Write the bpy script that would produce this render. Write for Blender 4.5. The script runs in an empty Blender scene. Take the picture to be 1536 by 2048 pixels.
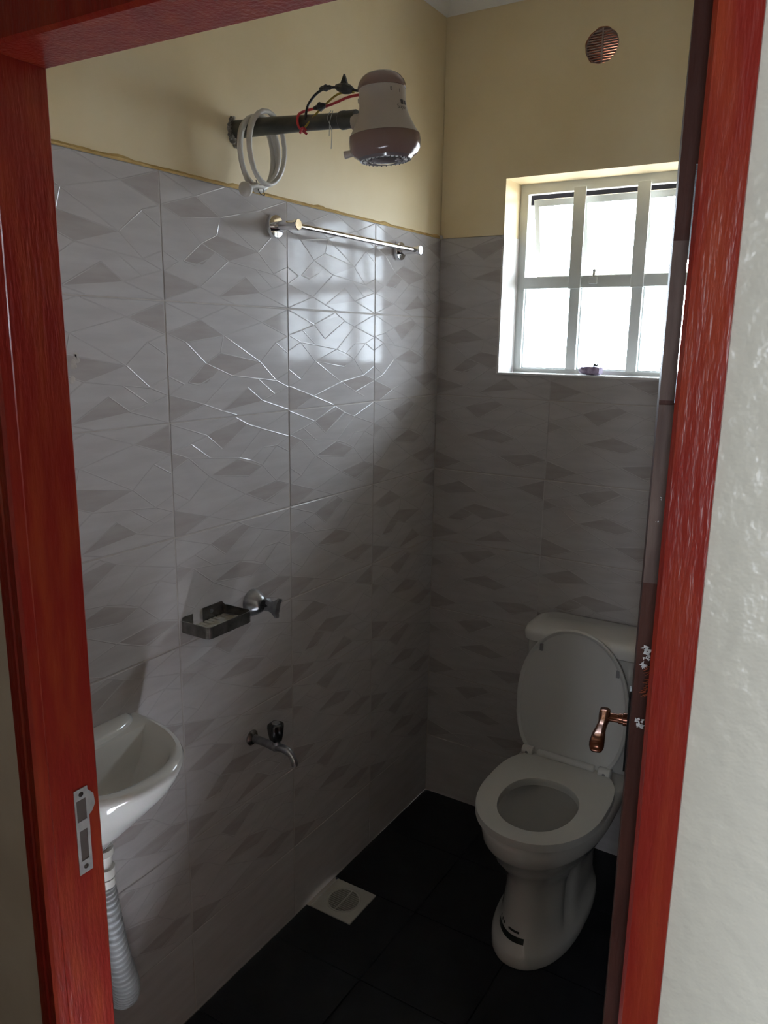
import bpy, bmesh, math, random
from mathutils import Vector, Matrix
from mathutils.bvhtree import BVHTree
random.seed(7)
SC = bpy.context.scene
COL = SC.collection

# ------------------------------------------------------------------ camera, world, lights, exposure
cam_d = bpy.data.cameras.new('camera')
cam = bpy.data.objects.new('camera', cam_d); COL.objects.link(cam)
cam_d.sensor_fit = 'VERTICAL'; cam_d.sensor_height = 36.0; cam_d.sensor_width = 27.0
cam_d.lens = 27.502; cam_d.clip_start = 0.02; cam_d.clip_end = 200
RX = Vector((0.8497013, 0.5270830, 0.0138260)); RY = Vector((0.1249044, -0.1757419, -0.9764803)); RZ = Vector((-0.5122564, 0.8314435, -0.2151631))
CAM = Vector((1.2515, -2.3566, 1.6555))
cam.matrix_world = Matrix(((RX.x, -RY.x, -RZ.x, CAM.x), (RX.y, -RY.y, -RZ.y, CAM.y), (RX.z, -RY.z, -RZ.z, CAM.z), (0, 0, 0, 1)))
SC.camera = cam

SKY = 43.0
w = bpy.data.worlds.new('overcast_sky'); SC.world = w; w.use_nodes = True
bg = w.node_tree.nodes['Background']
bg.inputs['Color'].default_value = (0.83, 0.90, 1.0, 1); bg.inputs['Strength'].default_value = SKY

SC.view_settings.view_transform = 'Standard'; SC.view_settings.look = 'None'
SC.view_settings.exposure = 0.0; SC.view_settings.gamma = 1.0; SC.view_settings.use_curve_mapping = False
SC.cycles.max_bounces = 7; SC.cycles.diffuse_bounces = 4; SC.cycles.glossy_bounces = 3; SC.cycles.adaptive_threshold = 0.03; SC.cycles.transparent_max_bounces = 8
SC.cycles.sample_clamp_indirect = 6.0
SC.cycles.use_denoising = True

def sky_portal(name, loc, rot, sx, sy):        # marks a window opening for sky-light sampling, gives off no light itself
    d = bpy.data.lights.new(name, 'AREA'); d.shape = 'RECTANGLE'; d.size = sx; d.size_y = sy; d.energy = 0
    d.cycles.is_portal = True
    o = bpy.data.objects.new(name, d); COL.objects.link(o); o.location = loc; o.rotation_euler = rot
    return o

# ------------------------------------------------------------------ helpers
def mat(name, base, rough=0.5, metal=0.0, var=None, scale=8.0, stretch=(1, 1, 1), bump=0.0, bscale=60.0, spec=0.5, coat=0.0, detail=4.0, trans=0.0, lo=0.35, hi=0.65):
    m = bpy.data.materials.new(name); m.use_nodes = True
    nt = m.node_tree; b = nt.nodes['Principled BSDF']
    b.inputs['Base Color'].default_value = (*base, 1); b.inputs['Roughness'].default_value = rough
    b.inputs['Metallic'].default_value = metal; b.inputs['Specular IOR Level'].default_value = spec
    b.inputs['Coat Weight'].default_value = coat; b.inputs['Coat Roughness'].default_value = 0.05
    b.inputs['Transmission Weight'].default_value = trans
    tc = nt.nodes.new('ShaderNodeTexCoord'); mp = nt.nodes.new('ShaderNodeMapping'); mp.inputs['Scale'].default_value = stretch
    nt.links.new(tc.outputs['Object'], mp.inputs['Vector'])
    if var:
        n = nt.nodes.new('ShaderNodeTexNoise'); n.inputs['Scale'].default_value = scale; n.inputs['Detail'].default_value = detail
        nt.links.new(mp.outputs['Vector'], n.inputs['Vector'])
        r = nt.nodes.new('ShaderNodeValToRGB'); r.color_ramp.elements[0].position = lo; r.color_ramp.elements[1].position = hi
        r.color_ramp.elements[0].color = (*base, 1); r.color_ramp.elements[1].color = (*var, 1)
        nt.links.new(n.outputs['Fac'], r.inputs['Fac']); nt.links.new(r.outputs['Color'], b.inputs['Base Color'])
    if bump:
        n2 = nt.nodes.new('ShaderNodeTexNoise'); n2.inputs['Scale'].default_value = bscale; n2.inputs['Detail'].default_value = 3
        nt.links.new(mp.outputs['Vector'], n2.inputs['Vector'])
        bp = nt.nodes.new('ShaderNodeBump'); bp.inputs['Strength'].default_value = 1.0; bp.inputs['Distance'].default_value = bump
        nt.links.new(n2.outputs['Fac'], bp.inputs['Height']); nt.links.new(bp.outputs['Normal'], b.inputs['Normal'])
    return m

M = {}
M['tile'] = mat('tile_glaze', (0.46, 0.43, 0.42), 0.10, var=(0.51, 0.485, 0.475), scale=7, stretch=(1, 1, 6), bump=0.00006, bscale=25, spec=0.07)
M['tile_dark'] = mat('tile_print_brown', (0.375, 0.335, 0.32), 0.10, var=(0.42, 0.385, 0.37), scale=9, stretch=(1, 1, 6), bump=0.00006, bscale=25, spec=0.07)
M['tile_line'] = mat('tile_embossed_line', (0.47, 0.44, 0.43), 0.12, spec=0.2)
M['grout'] = mat('grout', (0.42, 0.37, 0.33), 0.8, var=(0.5, 0.46, 0.42), scale=30)
M['cream'] = mat('cream_paint', (0.76, 0.62, 0.38), 0.55, var=(0.80, 0.675, 0.45), scale=4, bump=0.0006, bscale=14, spec=0.35)
M['ochre'] = mat('ochre_grout', (0.40, 0.25, 0.07), 0.85, var=(0.55, 0.38, 0.15), scale=25)
M['ceil'] = mat('ceiling_paint', (0.80, 0.77, 0.70), 0.8, var=(0.83, 0.80, 0.74), scale=5)
M['floor_tile'] = mat('black_floor_tile', (0.012, 0.013, 0.016), 0.35, var=(0.018, 0.019, 0.023), scale=12, bump=0.0002, bscale=80, spec=0.3)
M['floor_grout'] = mat('dark_floor_grout', (0.22, 0.18, 0.14), 0.9)
M['white_wall'] = mat('off_white_gloss_paint', (0.54, 0.52, 0.455), 0.24, var=(0.57, 0.55, 0.48), scale=3, bump=0.0034, bscale=46, spec=0.20)
M['old_wall'] = mat('worn_corridor_plaster', (0.50, 0.41, 0.33), 0.6, var=(0.60, 0.51, 0.42), scale=5, bump=0.0010, bscale=30)
M['red'] = mat('red_oxide_gloss_paint', (0.22, 0.017, 0.011), 0.28, var=(0.30, 0.045, 0.016), scale=7, stretch=(5, 5, 0.8), bump=0.0011, bscale=34, spec=0.30, lo=0.45, hi=0.75)
M['leaf'] = mat('brown_door_paint', (0.050, 0.016, 0.011), 0.5, var=(0.085, 0.032, 0.022), scale=6, stretch=(5, 5, 1), bump=0.0012, bscale=40, spec=0.15)
M['wood'] = mat('bare_reddish_wood', (0.085, 0.045, 0.034), 0.6, var=(0.19, 0.13, 0.105), scale=9, stretch=(5, 5, 1), bump=0.0008, bscale=50)
M['bristle'] = mat('orange_wood_fibre', (0.33, 0.08, 0.03), 0.8)
M['white_paint'] = mat('white_paint_splash', (0.75, 0.75, 0.75), 0.5)
M['ceramic'] = mat('white_ceramic', (0.66, 0.645, 0.61), 0.10, spec=0.5, coat=0.3)
M['seat'] = mat('white_seat_plastic', (0.62, 0.61, 0.575), 0.28)
M['lid'] = mat('grey_white_lid_plastic', (0.60, 0.595, 0.57), 0.35)
M['pad'] = mat('grey_rubber', (0.25, 0.25, 0.25), 0.7)
M['water'] = mat('bowl_water', (0.50, 0.52, 0.46), 0.02, spec=0.5, trans=0.3)
M['chrome'] = mat('chrome', (0.80, 0.80, 0.82), 0.07, metal=1.0)
M['steel'] = mat('tarnished_steel', (0.10, 0.092, 0.085), 0.26, metal=0.9, var=(0.30, 0.285, 0.27), scale=30)
M['dull_chrome'] = mat('dull_chrome', (0.42, 0.42, 0.43), 0.30, metal=1.0, var=(0.30, 0.30, 0.31), scale=60)
M['black_plastic'] = mat('black_plastic', (0.012, 0.012, 0.013), 0.25)
M['scum'] = mat('soap_scum', (0.34, 0.32, 0.28), 0.8, var=(0.20, 0.16, 0.10), scale=40)
M['win'] = mat('white_window_paint', (0.56, 0.58, 0.56), 0.45, var=(0.62, 0.64, 0.62), scale=10)
M['tile_white'] = mat('white_reveal_tile', (0.66, 0.64, 0.62), 0.12)
M['eave'] = mat('dark_eave_board', (0.002, 0.0018, 0.002), 0.9, spec=0.05)
M['ground'] = mat('outside_ground', (0.60, 0.54, 0.46), 0.9, var=(0.66, 0.60, 0.52), scale=2)
M['corr_wall'] = mat('corridor_far_paint', (0.58, 0.52, 0.43), 0.7)
M['corr_floor'] = mat('corridor_dark_floor', (0.05, 0.045, 0.04), 0.6)
M['terra'] = mat('terracotta', (0.42, 0.15, 0.08), 0.8, var=(0.5, 0.2, 0.1), scale=20)
M['grille'] = mat('grey_vent_plastic', (0.26, 0.21, 0.19), 0.5)
M['drain'] = mat('off_white_drain_plastic', (0.50, 0.48, 0.43), 0.45)
M['cavity_shade'] = mat('painted_cavity_shade', (0.006, 0.006, 0.006), 0.9)  # near-black that paints the shade below the drain grate
M['sh_body'] = mat('shower_cream_plastic', (0.47, 0.42, 0.38), 0.30)
M['sh_brown'] = mat('shower_brown_plastic', (0.20, 0.13, 0.115), 0.16)
M['sh_face'] = mat('shower_face_plastic', (0.155, 0.13, 0.14), 0.10)
M['ink'] = mat('dark_print', (0.05, 0.045, 0.045), 0.5)
M['pipe'] = mat('grey_iron_pipe', (0.030, 0.030, 0.029), 0.38, var=(0.075, 0.075, 0.062), scale=30, stretch=(0.5, 1, 1), metal=0.3)
M['cable'] = mat('white_cable', (0.62, 0.59, 0.54), 0.4)
M['w_red'] = mat('red_wire', (0.38, 0.02, 0.03), 0.4)
M['w_yel'] = mat('yellow_green_wire', (0.30, 0.22, 0.02), 0.4)
M['w_blk'] = mat('black_wire', (0.01, 0.01, 0.012), 0.45)
M['putty'] = mat('grey_putty', (0.42, 0.38, 0.32), 0.9, var=(0.10, 0.09, 0.08), scale=60)
M['hose'] = mat('grey_corrugated_hose', (0.34, 0.35, 0.35), 0.45)
M['bronze'] = mat('brown_bronze', (0.15, 0.045, 0.018), 0.16, metal=0.5)
M['packet'] = mat('purple_wrapper', (0.10, 0.055, 0.13), 0.3, var=(0.30, 0.24, 0.34), scale=60)
M['leafgreen'] = mat('crumpled_foil_tip', (0.08, 0.11, 0.08), 0.5)
M['sticker'] = mat('dark_green_sticker', (0.008, 0.016, 0.012), 0.5)
M['plate'] = mat('strike_plate_metal', (0.36, 0.35, 0.34), 0.4, metal=0.3, var=(0.46, 0.45, 0.43), scale=60)
M['hole_shade'] = mat('painted_bolt_hole_shade', (0.07, 0.05, 0.04), 0.8)  # dark colour standing in for the shade inside the bolt holes

def glass_mat():
    m = bpy.data.materials.new('obscured_glass'); m.use_nodes = True; nt = m.node_tree; nt.nodes.clear()
    out = nt.nodes.new('ShaderNodeOutputMaterial'); mx = nt.nodes.new('ShaderNodeMixShader'); mx2 = nt.nodes.new('ShaderNodeMixShader')
    tr = nt.nodes.new('ShaderNodeBsdfTransparent'); tr.inputs['Color'].default_value = (0.90, 0.93, 0.94, 1)
    tl = nt.nodes.new('ShaderNodeBsdfTranslucent'); tl.inputs['Color'].default_value = (0.86, 0.88, 0.9, 1)
    gl = nt.nodes.new('ShaderNodeBsdfGlossy'); gl.inputs['Roughness'].default_value = 0.1
    tc = nt.nodes.new('ShaderNodeTexCoord'); vo = nt.nodes.new('ShaderNodeTexNoise'); vo.inputs['Scale'].default_value = 210; vo.inputs['Detail'].default_value = 1
    rp = nt.nodes.new('ShaderNodeValToRGB'); rp.color_ramp.elements[0].position = 0.44; rp.color_ramp.elements[1].position = 0.52
    rp.color_ramp.elements[0].color = (0.02, 0.02, 0.02, 1); rp.color_ramp.elements[1].color = (0.14, 0.14, 0.14, 1)
    nt.links.new(tc.outputs['Object'], vo.inputs['Vector']); nt.links.new(vo.outputs['Fac'], rp.inputs['Fac'])
    nt.links.new(rp.outputs['Color'], mx.inputs['Fac']); nt.links.new(tr.outputs[0], mx.inputs[1]); nt.links.new(tl.outputs[0], mx.inputs[2])
    mx2.inputs['Fac'].default_value = 0.05; nt.links.new(mx.outputs[0], mx2.inputs[1]); nt.links.new(gl.outputs[0], mx2.inputs[2])
    nt.links.new(mx2.outputs[0], out.inputs['Surface'])
    return m
M['glass'] = glass_mat()

def bx(bm, x0, x1, y0, y1, z0, z1, mi=0):
    vs = [bm.verts.new((x, y, z)) for x in (x0, x1) for y in (y0, y1) for z in (z0, z1)]
    fs = [(0, 1, 3, 2), (4, 6, 7, 5), (0, 4, 5, 1), (2, 3, 7, 6), (0, 2, 6, 4), (1, 5, 7, 3)]
    out = []
    for f in fs:
        q = bm.faces.new([vs[i] for i in f]); q.material_index = mi; out.append(q)
    return vs
def new(): return bmesh.new()
def bevel(bm, wdt, seg=2):
    bmesh.ops.bevel(bm, geom=bm.edges[:], offset=wdt, segments=seg, affect='EDGES', profile=0.5, clamp_overlap=True)
    return bm
def obj(name, bm, m, parent=None, smooth=None, loc=None, fix=True):
    me = bpy.data.meshes.new(name)
    if fix: bmesh.ops.recalc_face_normals(bm, faces=bm.faces[:])
    bm.to_mesh(me); bm.free()
    for k in (m if isinstance(m, (list, tuple)) else [m]): me.materials.append(M[k] if isinstance(k, str) else k)
    if smooth is not None:
        me.polygons.foreach_set('use_smooth', [True] * len(me.polygons)); me.set_sharp_from_angle(angle=math.radians(smooth))
    o = bpy.data.objects.new(name, me); COL.objects.link(o)
    if loc: o.location = loc
    if parent: o.parent = parent
    return o
def empty(name, loc=(0, 0, 0)):
    o = bpy.data.objects.new(name, None); COL.objects.link(o); o.empty_display_size = 0.05
    o.location = loc
    return o
def tag(o, label, cat, group=None, kind=None):
    o['label'] = label; o['category'] = cat
    if group: o['group'] = group
    if kind: o['kind'] = kind
    return o
def struct(o, label=None):
    o['kind'] = 'structure'
    if label: o['label'] = label
    return o
def put(o, parent):       # parent keeping world coordinates of an empty that only has a location
    o.parent = parent; o.matrix_parent_inverse = Matrix.Translation(-Vector(parent.location)); return o
def W(name, bm, m, parent, smooth=None, fix=True):   # mesh written in world coordinates, child of a located empty
    o = obj(name, bm, m, None, smooth, fix=fix)
    p = parent; off = Vector((0, 0, 0))
    while p is not None:
        off += Vector(p.location); p = p.parent
    o.data.transform(Matrix.Translation(-off)); o.parent = parent
    return o
def frame_of(d):
    d = d.normalized(); a = Vector((0, 0, 1)) if abs(d.z) < 0.9 else Vector((1, 0, 0))
    u = d.cross(a).normalized(); v = d.cross(u).normalized(); return u, v
def tube(bm, pts, r, n=12, cap=True, closed=False, mi=0):
    pts = [Vector(p) for p in pts]; rs = r if isinstance(r, (list, tuple)) else [r] * len(pts)
    rings = []; u = None
    for i, p in enumerate(pts):
        a = pts[i - 1] if (i > 0 or closed) else p; b = pts[(i + 1) % len(pts)] if (i < len(pts) - 1 or closed) else p
        d = (b - a).normalized()
        if u is None: u, v = frame_of(d)
        else:
            u = (u - d * u.dot(d)).normalized(); v = d.cross(u).normalized()
        rings.append([bm.verts.new(p + (u * math.cos(t) + v * math.sin(t)) * rs[i]) for t in [2 * math.pi * k / n for k in range(n)]])
    m = len(rings)
    for i in range(m if closed else m - 1):
        A, B = rings[i], rings[(i + 1) % m]
        for k in range(n):
            f = bm.faces.new((A[k], A[(k + 1) % n], B[(k + 1) % n], B[k])); f.material_index = mi
    if cap and not closed:
        bm.faces.new(rings[0][::-1]).material_index = mi; bm.faces.new(rings[-1]).material_index = mi
    return rings
def spline(pts, k=6):
    P = [Vector(p) for p in pts]; out = []
    for i in range(len(P) - 1):
        p0, p1, p2, p3 = P[max(i - 1, 0)], P[i], P[i + 1], P[min(i + 2, len(P) - 1)]
        for j in range(k):
            t = j / k
            out.append(0.5 * ((2 * p1) + (p2 - p0) * t + (2 * p0 - 5 * p1 + 4 * p2 - p3) * t * t + (3 * p1 - p0 - 3 * p2 + p3) * t ** 3))
    out.append(P[-1]); return out
def lathe(bm, o, axis, prof, n=32, mi=0, cap=True):   # prof: (distance along axis, radius)
    o = Vector(o); axis = Vector(axis).normalized(); u, v = frame_of(axis)
    rings = [[bm.verts.new(o + axis * h + (u * math.cos(t) + v * math.sin(t)) * max(r, 1e-4)) for t in [2 * math.pi * k / n for k in range(n)]] for h, r in prof]
    for A, B in zip(rings, rings[1:]):
        for k in range(n): bm.faces.new((A[k], A[(k + 1) % n], B[(k + 1) % n], B[k])).material_index = mi
    if cap:
        bm.faces.new(rings[0][::-1]).material_index = mi; bm.faces.new(rings[-1]).material_index = mi
    return rings
def prism(bm, poly, d, mi=0):     # poly: list of 3D points (planar), d: extrusion vector
    d = Vector(d); a = [bm.verts.new(Vector(p)) for p in poly]; b = [bm.verts.new(Vector(p) + d) for p in poly]
    n = len(a); bm.faces.new(a).material_index = mi; bm.faces.new(b[::-1]).material_index = mi
    for i in range(n): bm.faces.new((a[i], b[i], b[(i + 1) % n], a[(i + 1) % n])).material_index = mi
def loft(bm, rings, close=True, cap0=True, cap1=True, mi=0):
    R = [[bm.verts.new(Vector(p)) for p in r] for r in rings]; n = len(R[0])
    for A, B in zip(R, R[1:]):
        for k in range(n if close else n - 1): bm.faces.new((A[k], A[(k + 1) % n], B[(k + 1) % n], B[k])).material_index = mi
    if cap0: bm.faces.new(R[0][::-1]).material_index = mi
    if cap1: bm.faces.new(R[-1]).material_index = mi
    return R

# ------------------------------------------------------------------ room dimensions
TT = 1.977                 # top of the wall tiles
CH = 2.65                  # ceiling
YF0, YF1 = -1.655, -1.758  # door wall, bathroom face and corridor face
XR = 1.24                  # right wall
A0, B0 = 0.3908, 0.3977    # first tile joints from the corner
WX0, WX1, WZ0, WZ1 = 0.222, 0.800, 1.558, 2.140
TD = 0.007                 # tile thickness

# ---- wall tiles: one embossed design in two variants, s runs along the wall, t upwards
LINES_P=[[(0, 1), (0.244, 0.872), (0.424, 0.736), (0.737, 0.488), (0.879, 0.308)], [(0, 0.748), (0.244, 0.872), (0.467, 1)], [(0.497, 1), (0.759, 0.868), (1, 0.74)], [(0.759, 0.868), (1, 1)], [(0.759, 0.868), (0.424, 0.736)], [(0.424, 0.736), (0.394, 0.58), (0.737, 0.488)], [(0.394, 0.58), (0.274, 0.492)], [(0, 0.748), (0.132, 0.672), (0.274, 0.492), (0.482, 0.372), (0.709, 0.332), (0.887, 0.3), (1, 0.232)], [(0.132, 0.672), (0.424, 0.736)], [(0.274, 0.492), (0.139, 0.328), (0.219, 0.3), (0.319, 0.364)], [(0.737, 0.488), (0.884, 0.676), (1, 0.74)], [(0.884, 0.676), (1, 0.572)], [(0.879, 0.308), (1, 0.38)], [(0.709, 0.332), (0.862, 0.176)], [(0.747, 0.116), (1, 0.232)], [(0.622, 0.248), (0.747, 0.116), (1, 0)], [(0.622, 0.248), (0.397, 0.052)], [(0, 0.228), (0.257, 0.124), (0.397, 0.052), (0.519, 0)], [(0.257, 0.124), (0.482, 0.372)], [(0, 0.388), (0.107, 0.316), (0, 0.228)], [(0.257, 0.124), (0, 0)]]
LINES_Q=[[(0, 1), (0.267, 0.864), (0.387, 0.72), (0.622, 0.916)], [(0.267, 0.864), (0.507, 1), (0.622, 0.916), (0.742, 0.86), (1, 1)], [(0.742, 0.86), (1, 0.748)], [(0.742, 0.86), (0.529, 0.608)], [(0.267, 0.864), (0.144, 0.808), (0, 0.752), (0.122, 0.68), (0.287, 0.652), (0.529, 0.608), (0.639, 0.564), (0.739, 0.496), (0.872, 0.308), (1, 0.4)], [(0.144, 0.8), (0.287, 0.652)], [(0.639, 0.564), (0.752, 0.672), (0.884, 0.672), (0.739, 0.496)], [(0.884, 0.672), (1, 0.744)], [(0.884, 0.672), (1, 0.592)], [(0, 0.6), (0.122, 0.68), (0.277, 0.484), (0.577, 0.244), (0.759, 0.124), (0.874, 0.06)], [(0.277, 0.484), (0.529, 0.608)], [(0.277, 0.484), (0.612, 0.412), (0.739, 0.496)], [(0.872, 0.308), (1, 0.248)], [(0.577, 0.244), (0.872, 0.308)], [(0.277, 0.484), (0.117, 0.3), (0, 0.236), (0.259, 0.112), (0.484, 0)], [(0, 0.404), (0.117, 0.3)], [(0.259, 0.112), (0.577, 0.244)], [(0.259, 0.112), (0.074, 0)], [(0.759, 0.124), (1, 0.228)]]
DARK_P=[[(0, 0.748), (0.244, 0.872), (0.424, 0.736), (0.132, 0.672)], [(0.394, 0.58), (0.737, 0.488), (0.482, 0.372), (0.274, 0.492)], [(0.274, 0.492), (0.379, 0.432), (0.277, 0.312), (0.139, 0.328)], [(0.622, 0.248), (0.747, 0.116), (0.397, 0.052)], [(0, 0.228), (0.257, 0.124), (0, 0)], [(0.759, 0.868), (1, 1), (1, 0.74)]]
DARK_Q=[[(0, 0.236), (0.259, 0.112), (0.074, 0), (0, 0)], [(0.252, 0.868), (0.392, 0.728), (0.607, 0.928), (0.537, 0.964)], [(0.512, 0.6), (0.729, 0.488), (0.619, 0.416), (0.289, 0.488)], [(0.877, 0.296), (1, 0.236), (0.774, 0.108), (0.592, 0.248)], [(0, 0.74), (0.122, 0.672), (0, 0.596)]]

_tile_cache = {}
def seg_ridge(bm, a, b, wd, hg, mi):
    a = Vector(a); b = Vector(b); d = b - a
    if d.length < 1e-5: return
    d.normalize(); n = Vector((-d.z, 0, d.x)) * (wd / 2)
    A = [bm.verts.new(p) for p in (a + n, a + Vector((0, -hg, 0)), a - n)]; B = [bm.verts.new(p) for p in (b + n, b + Vector((0, -hg, 0)), b - n)]
    for i, j in ((0, 1), (1, 2)):
        bm.faces.new((A[i], A[j], B[j], B[i])).material_index = mi
    bm.faces.new(A).material_index = mi; bm.faces.new(B).material_index = mi
def tile_mesh(design, s0=0.0, s1=0.4, t0=0.0, t1=0.25, extra=None):
    key = (design, round(s0, 4), round(s1, 4), round(t0, 4), round(t1, 4), extra)
    if key in _tile_cache: return _tile_cache[key]
    def build(s0, s1, t0, t1):
        bm = new(); g = 0.0012; e = 0.0016; dp = 0.0009; w_, h_ = 0.4, 0.25
        r0 = [(g, h) for h in ()]
        o = [(g, 0, g), (w_ - g, 0, g), (w_ - g, 0, h_ - g), (g, 0, h_ - g)]
        i = [(g + e, 0, g + e), (w_ - g - e, 0, g + e), (w_ - g - e, 0, h_ - g - e), (g + e, 0, h_ - g - e)]
        back = [bm.verts.new((x, TD, z)) for x, y, z in o]; side = [bm.verts.new((x, dp, z)) for x, y, z in o]; fr = [bm.verts.new(p) for p in i]
        bm.faces.new(fr)
        for k in range(4):
            j = (k + 1) % 4
            bm.faces.new((fr[k], fr[j], side[j], side[k])); bm.faces.new((side[k], side[j], back[j], back[k]))
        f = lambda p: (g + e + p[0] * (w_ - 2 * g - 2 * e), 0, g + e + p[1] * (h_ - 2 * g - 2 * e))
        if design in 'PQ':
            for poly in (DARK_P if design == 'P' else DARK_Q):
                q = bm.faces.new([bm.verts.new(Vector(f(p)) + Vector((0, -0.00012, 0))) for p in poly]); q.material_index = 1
            for l in (LINES_P if design == 'P' else LINES_Q):
                for a, b in zip(l, l[1:]): seg_ridge(bm, f(a), f(b), 0.0034, 0.00048, 2)
        bmesh.ops.recalc_face_normals(bm, faces=bm.faces[:])
        for f_ in bm.faces:                      # open sheets must face the room (-y)
            if abs(f_.normal.y) > 0.3 and f_.calc_center_median().y < 0.0005 and f_.normal.y > 0: f_.normal_flip()
        for co, no, c in (((s0, 0, 0), (-1, 0, 0), s0 > 1e-6), ((s1, 0, 0), (1, 0, 0), s1 < 0.4 - 1e-6), ((0, 0, t0), (0, 0, -1), t0 > 1e-6), ((0, 0, t1), (0, 0, 1), t1 < 0.25 - 1e-6)):
            if c: bmesh.ops.bisect_plane(bm, geom=bm.verts[:] + bm.edges[:] + bm.faces[:], plane_co=co, plane_no=no, clear_outer=True, dist=1e-6)
        return bm
    bm = build(s0, s1, t0, t1)
    me = bpy.data.meshes.new('wall_tile'); 
    if extra:                                    # second rectangle of an L-shaped cut tile
        b2 = build(*extra); tmp = bpy.data.meshes.new('tmp'); b2.to_mesh(tmp); b2.free(); bm.from_mesh(tmp); bpy.data.meshes.remove(tmp)
    bm.to_mesh(me); bm.free()
    for k in ('tile', 'tile_dark', 'tile_line'): me.materials.append(M[k])
    _tile_cache[key] = me
    return me
def add_tile(parent, me, loc, rz):
    o = bpy.data.objects.new('wall_tile', me); COL.objects.link(o); o.parent = parent; o.location = loc; o.rotation_euler = (0, 0, rz)
    # tiny setting differences between the hand-laid tiles
    o.location += Vector((random.uniform(-.0002, .0002), random.uniform(-.0002, .0002), random.uniform(-.0004, .0004)))
    o.rotation_euler = (random.uniform(-.0012, .0012), random.uniform(-.0008, .0008), rz + random.uniform(-.0012, .0012))
    return o

# ---- floor
bm = new(); bx(bm, -0.12, XR + 0.12, YF0, 0.2, -0.10, -0.009); fl = struct(obj('floor', bm, 'floor_grout'), 'bathroom floor of black square tiles'); fl['category'] = 'floor'
bm = new(); g = 0.0017
fx = [0, 0.290, 0.590, 0.890, 1.190, XR]; fy = [0, -0.289, -0.589, -0.886, -1.183, -1.480, YF0]
for i in range(5):
    for j in range(6):
        b2 = new(); x0, x1, y1, y0 = fx[i] + g, fx[i + 1] - g, fy[j] - g, fy[j + 1] + g
        cut = (i == 0 and j in (2,))
        if cut:     # notched round the floor drain
            poly = [(x0, y0), (x1, y0), (x1, y1), (0.157, y1), (0.157, -0.737), (x0, -0.737)]
        else: poly = [(x0, y0), (x1, y0), (x1, y1), (x0, y1)]
        prism(b2, [(x, y, -0.009) for x, y in poly], (0, 0, 0.009 - 0.0003 * random.random()))
        obj('floor_tile', b2, 'floor_tile', fl)
bm.free()
# ---- ceiling
bm = new(); bx(bm, -0.12, XR + 0.12, YF0, 0.2, CH, CH + 0.1); o = struct(obj('ceiling', bm, 'ceil'), 'plain pale ceiling over the bathroom'); o['category'] = 'ceiling'
for nm, (x0, x1, y0, y1) in {'cornice_left': (0, 0.03, YF0, 0), 'cornice_back': (0, XR, -0.03, 0)}.items():
    bm = new()
    if nm == 'cornice_left': prism(bm, [(0, y0, CH - 0.03), (0, y0, CH), (0.03, y0, CH)], (0, y1 - y0, 0))
    else: prism(bm, [(0, 0, CH - 0.03), (0, 0, CH), (0, -0.03, CH)], (XR, 0, 0))
    obj('cornice', bm, 'ceil', o)

# ---- left wall
bm = new()
bx(bm, -0.12, -TD, YF0 - 0.05, 0.2, 0, TT - 0.001, 1); bx(bm, -0.12, -0.0015, YF0 - 0.05, 0.2, TT - 0.001, CH, 0)
wl = struct(obj('wall_left', bm, ['cream', 'grout']), 'left wall, embossed grey tiles below cream paint'); wl['category'] = 'wall'
ycol = [0.0, -A0, -A0 - 0.4, -A0 - 0.8, -A0 - 1.2, YF0]
VAR_L = {(1, 0): 'P', (1, 1): 'Q', (2, 0): 'P', (2, 1): 'P', (3, 0): 'P', (3, 1): 'P', (3, 2): 'P', (0, 0): 'P', (0, 1): 'Q', (0, 3): 'P', (2, 5): 'P', (1, 4): 'P'}
for c in range(5):
    for r in range(8):
        zt = TT - 0.25 * r; t0 = max(0.0, 0.25 - zt); des = VAR_L.get((c, r), 'Q') if r < 7 else 'N'
        if c == 0: me = tile_mesh(des, 0, A0 - 0.001, t0, 0.25); y0 = -A0
        elif c < 4: me = tile_mesh(des, 0, 0.4, t0, 0.25); y0 = ycol[c + 1]
        else: me = tile_mesh(des, 0.4 - (ycol[4] - YF0), 0.4, t0, 0.25); y0 = ycol[4] - 0.4
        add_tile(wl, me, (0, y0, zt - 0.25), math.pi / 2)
bm = new()
for r in range(1, 8): bx(bm, -TD, -0.0011, YF0, 0, TT - 0.25 * r - 0.0014, TT - 0.25 * r + 0.0014)
for y in ycol[1:5]: bx(bm, -TD, -0.0012, y - 0.0014, y + 0.0014, 0, TT)
obj('grout', bm, 'grout', wl)
# uneven ochre bedding line along the top of the tiles
bm = new(); pts = []; n = 90
for i in range(n + 1):
    y = YF0 + (0 - YF0) * i / n; k = 0.004 + 0.0015 * random.random() + (0.003 if i % 17 in (3, 4) else 0)
    pts.append((y, k))
lo = [bm.verts.new((0.0006, y, TT - 0.0008)) for y, k in pts]; mid = [bm.verts.new((0.0022 + 0.001 * random.random(), y, TT + k * 0.5)) for y, k in pts]; hi = [bm.verts.new((-0.0016, y, TT + k + 0.002)) for y, k in pts]
for a, b in ((lo, mid), (mid, hi)):
    for i in range(n): bm.faces.new((a[i], a[i + 1], b[i + 1], b[i]))
obj('bedding_line', bm, 'ochre', wl, smooth=60)
# old patch of dried adhesive near the doorway
bm = new()
for i in range(9):
    y = -1.418 + random.uniform(-.012, .012); z = 1.60 + random.uniform(-.03, .03)
    lathe(bm, (0.0002, y, z), (1, 0, 0), [(0, random.uniform(.004, .007)), (0.00025, 0.003)], 7)
obj('adhesive_patch', bm, 'grout', wl)

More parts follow.
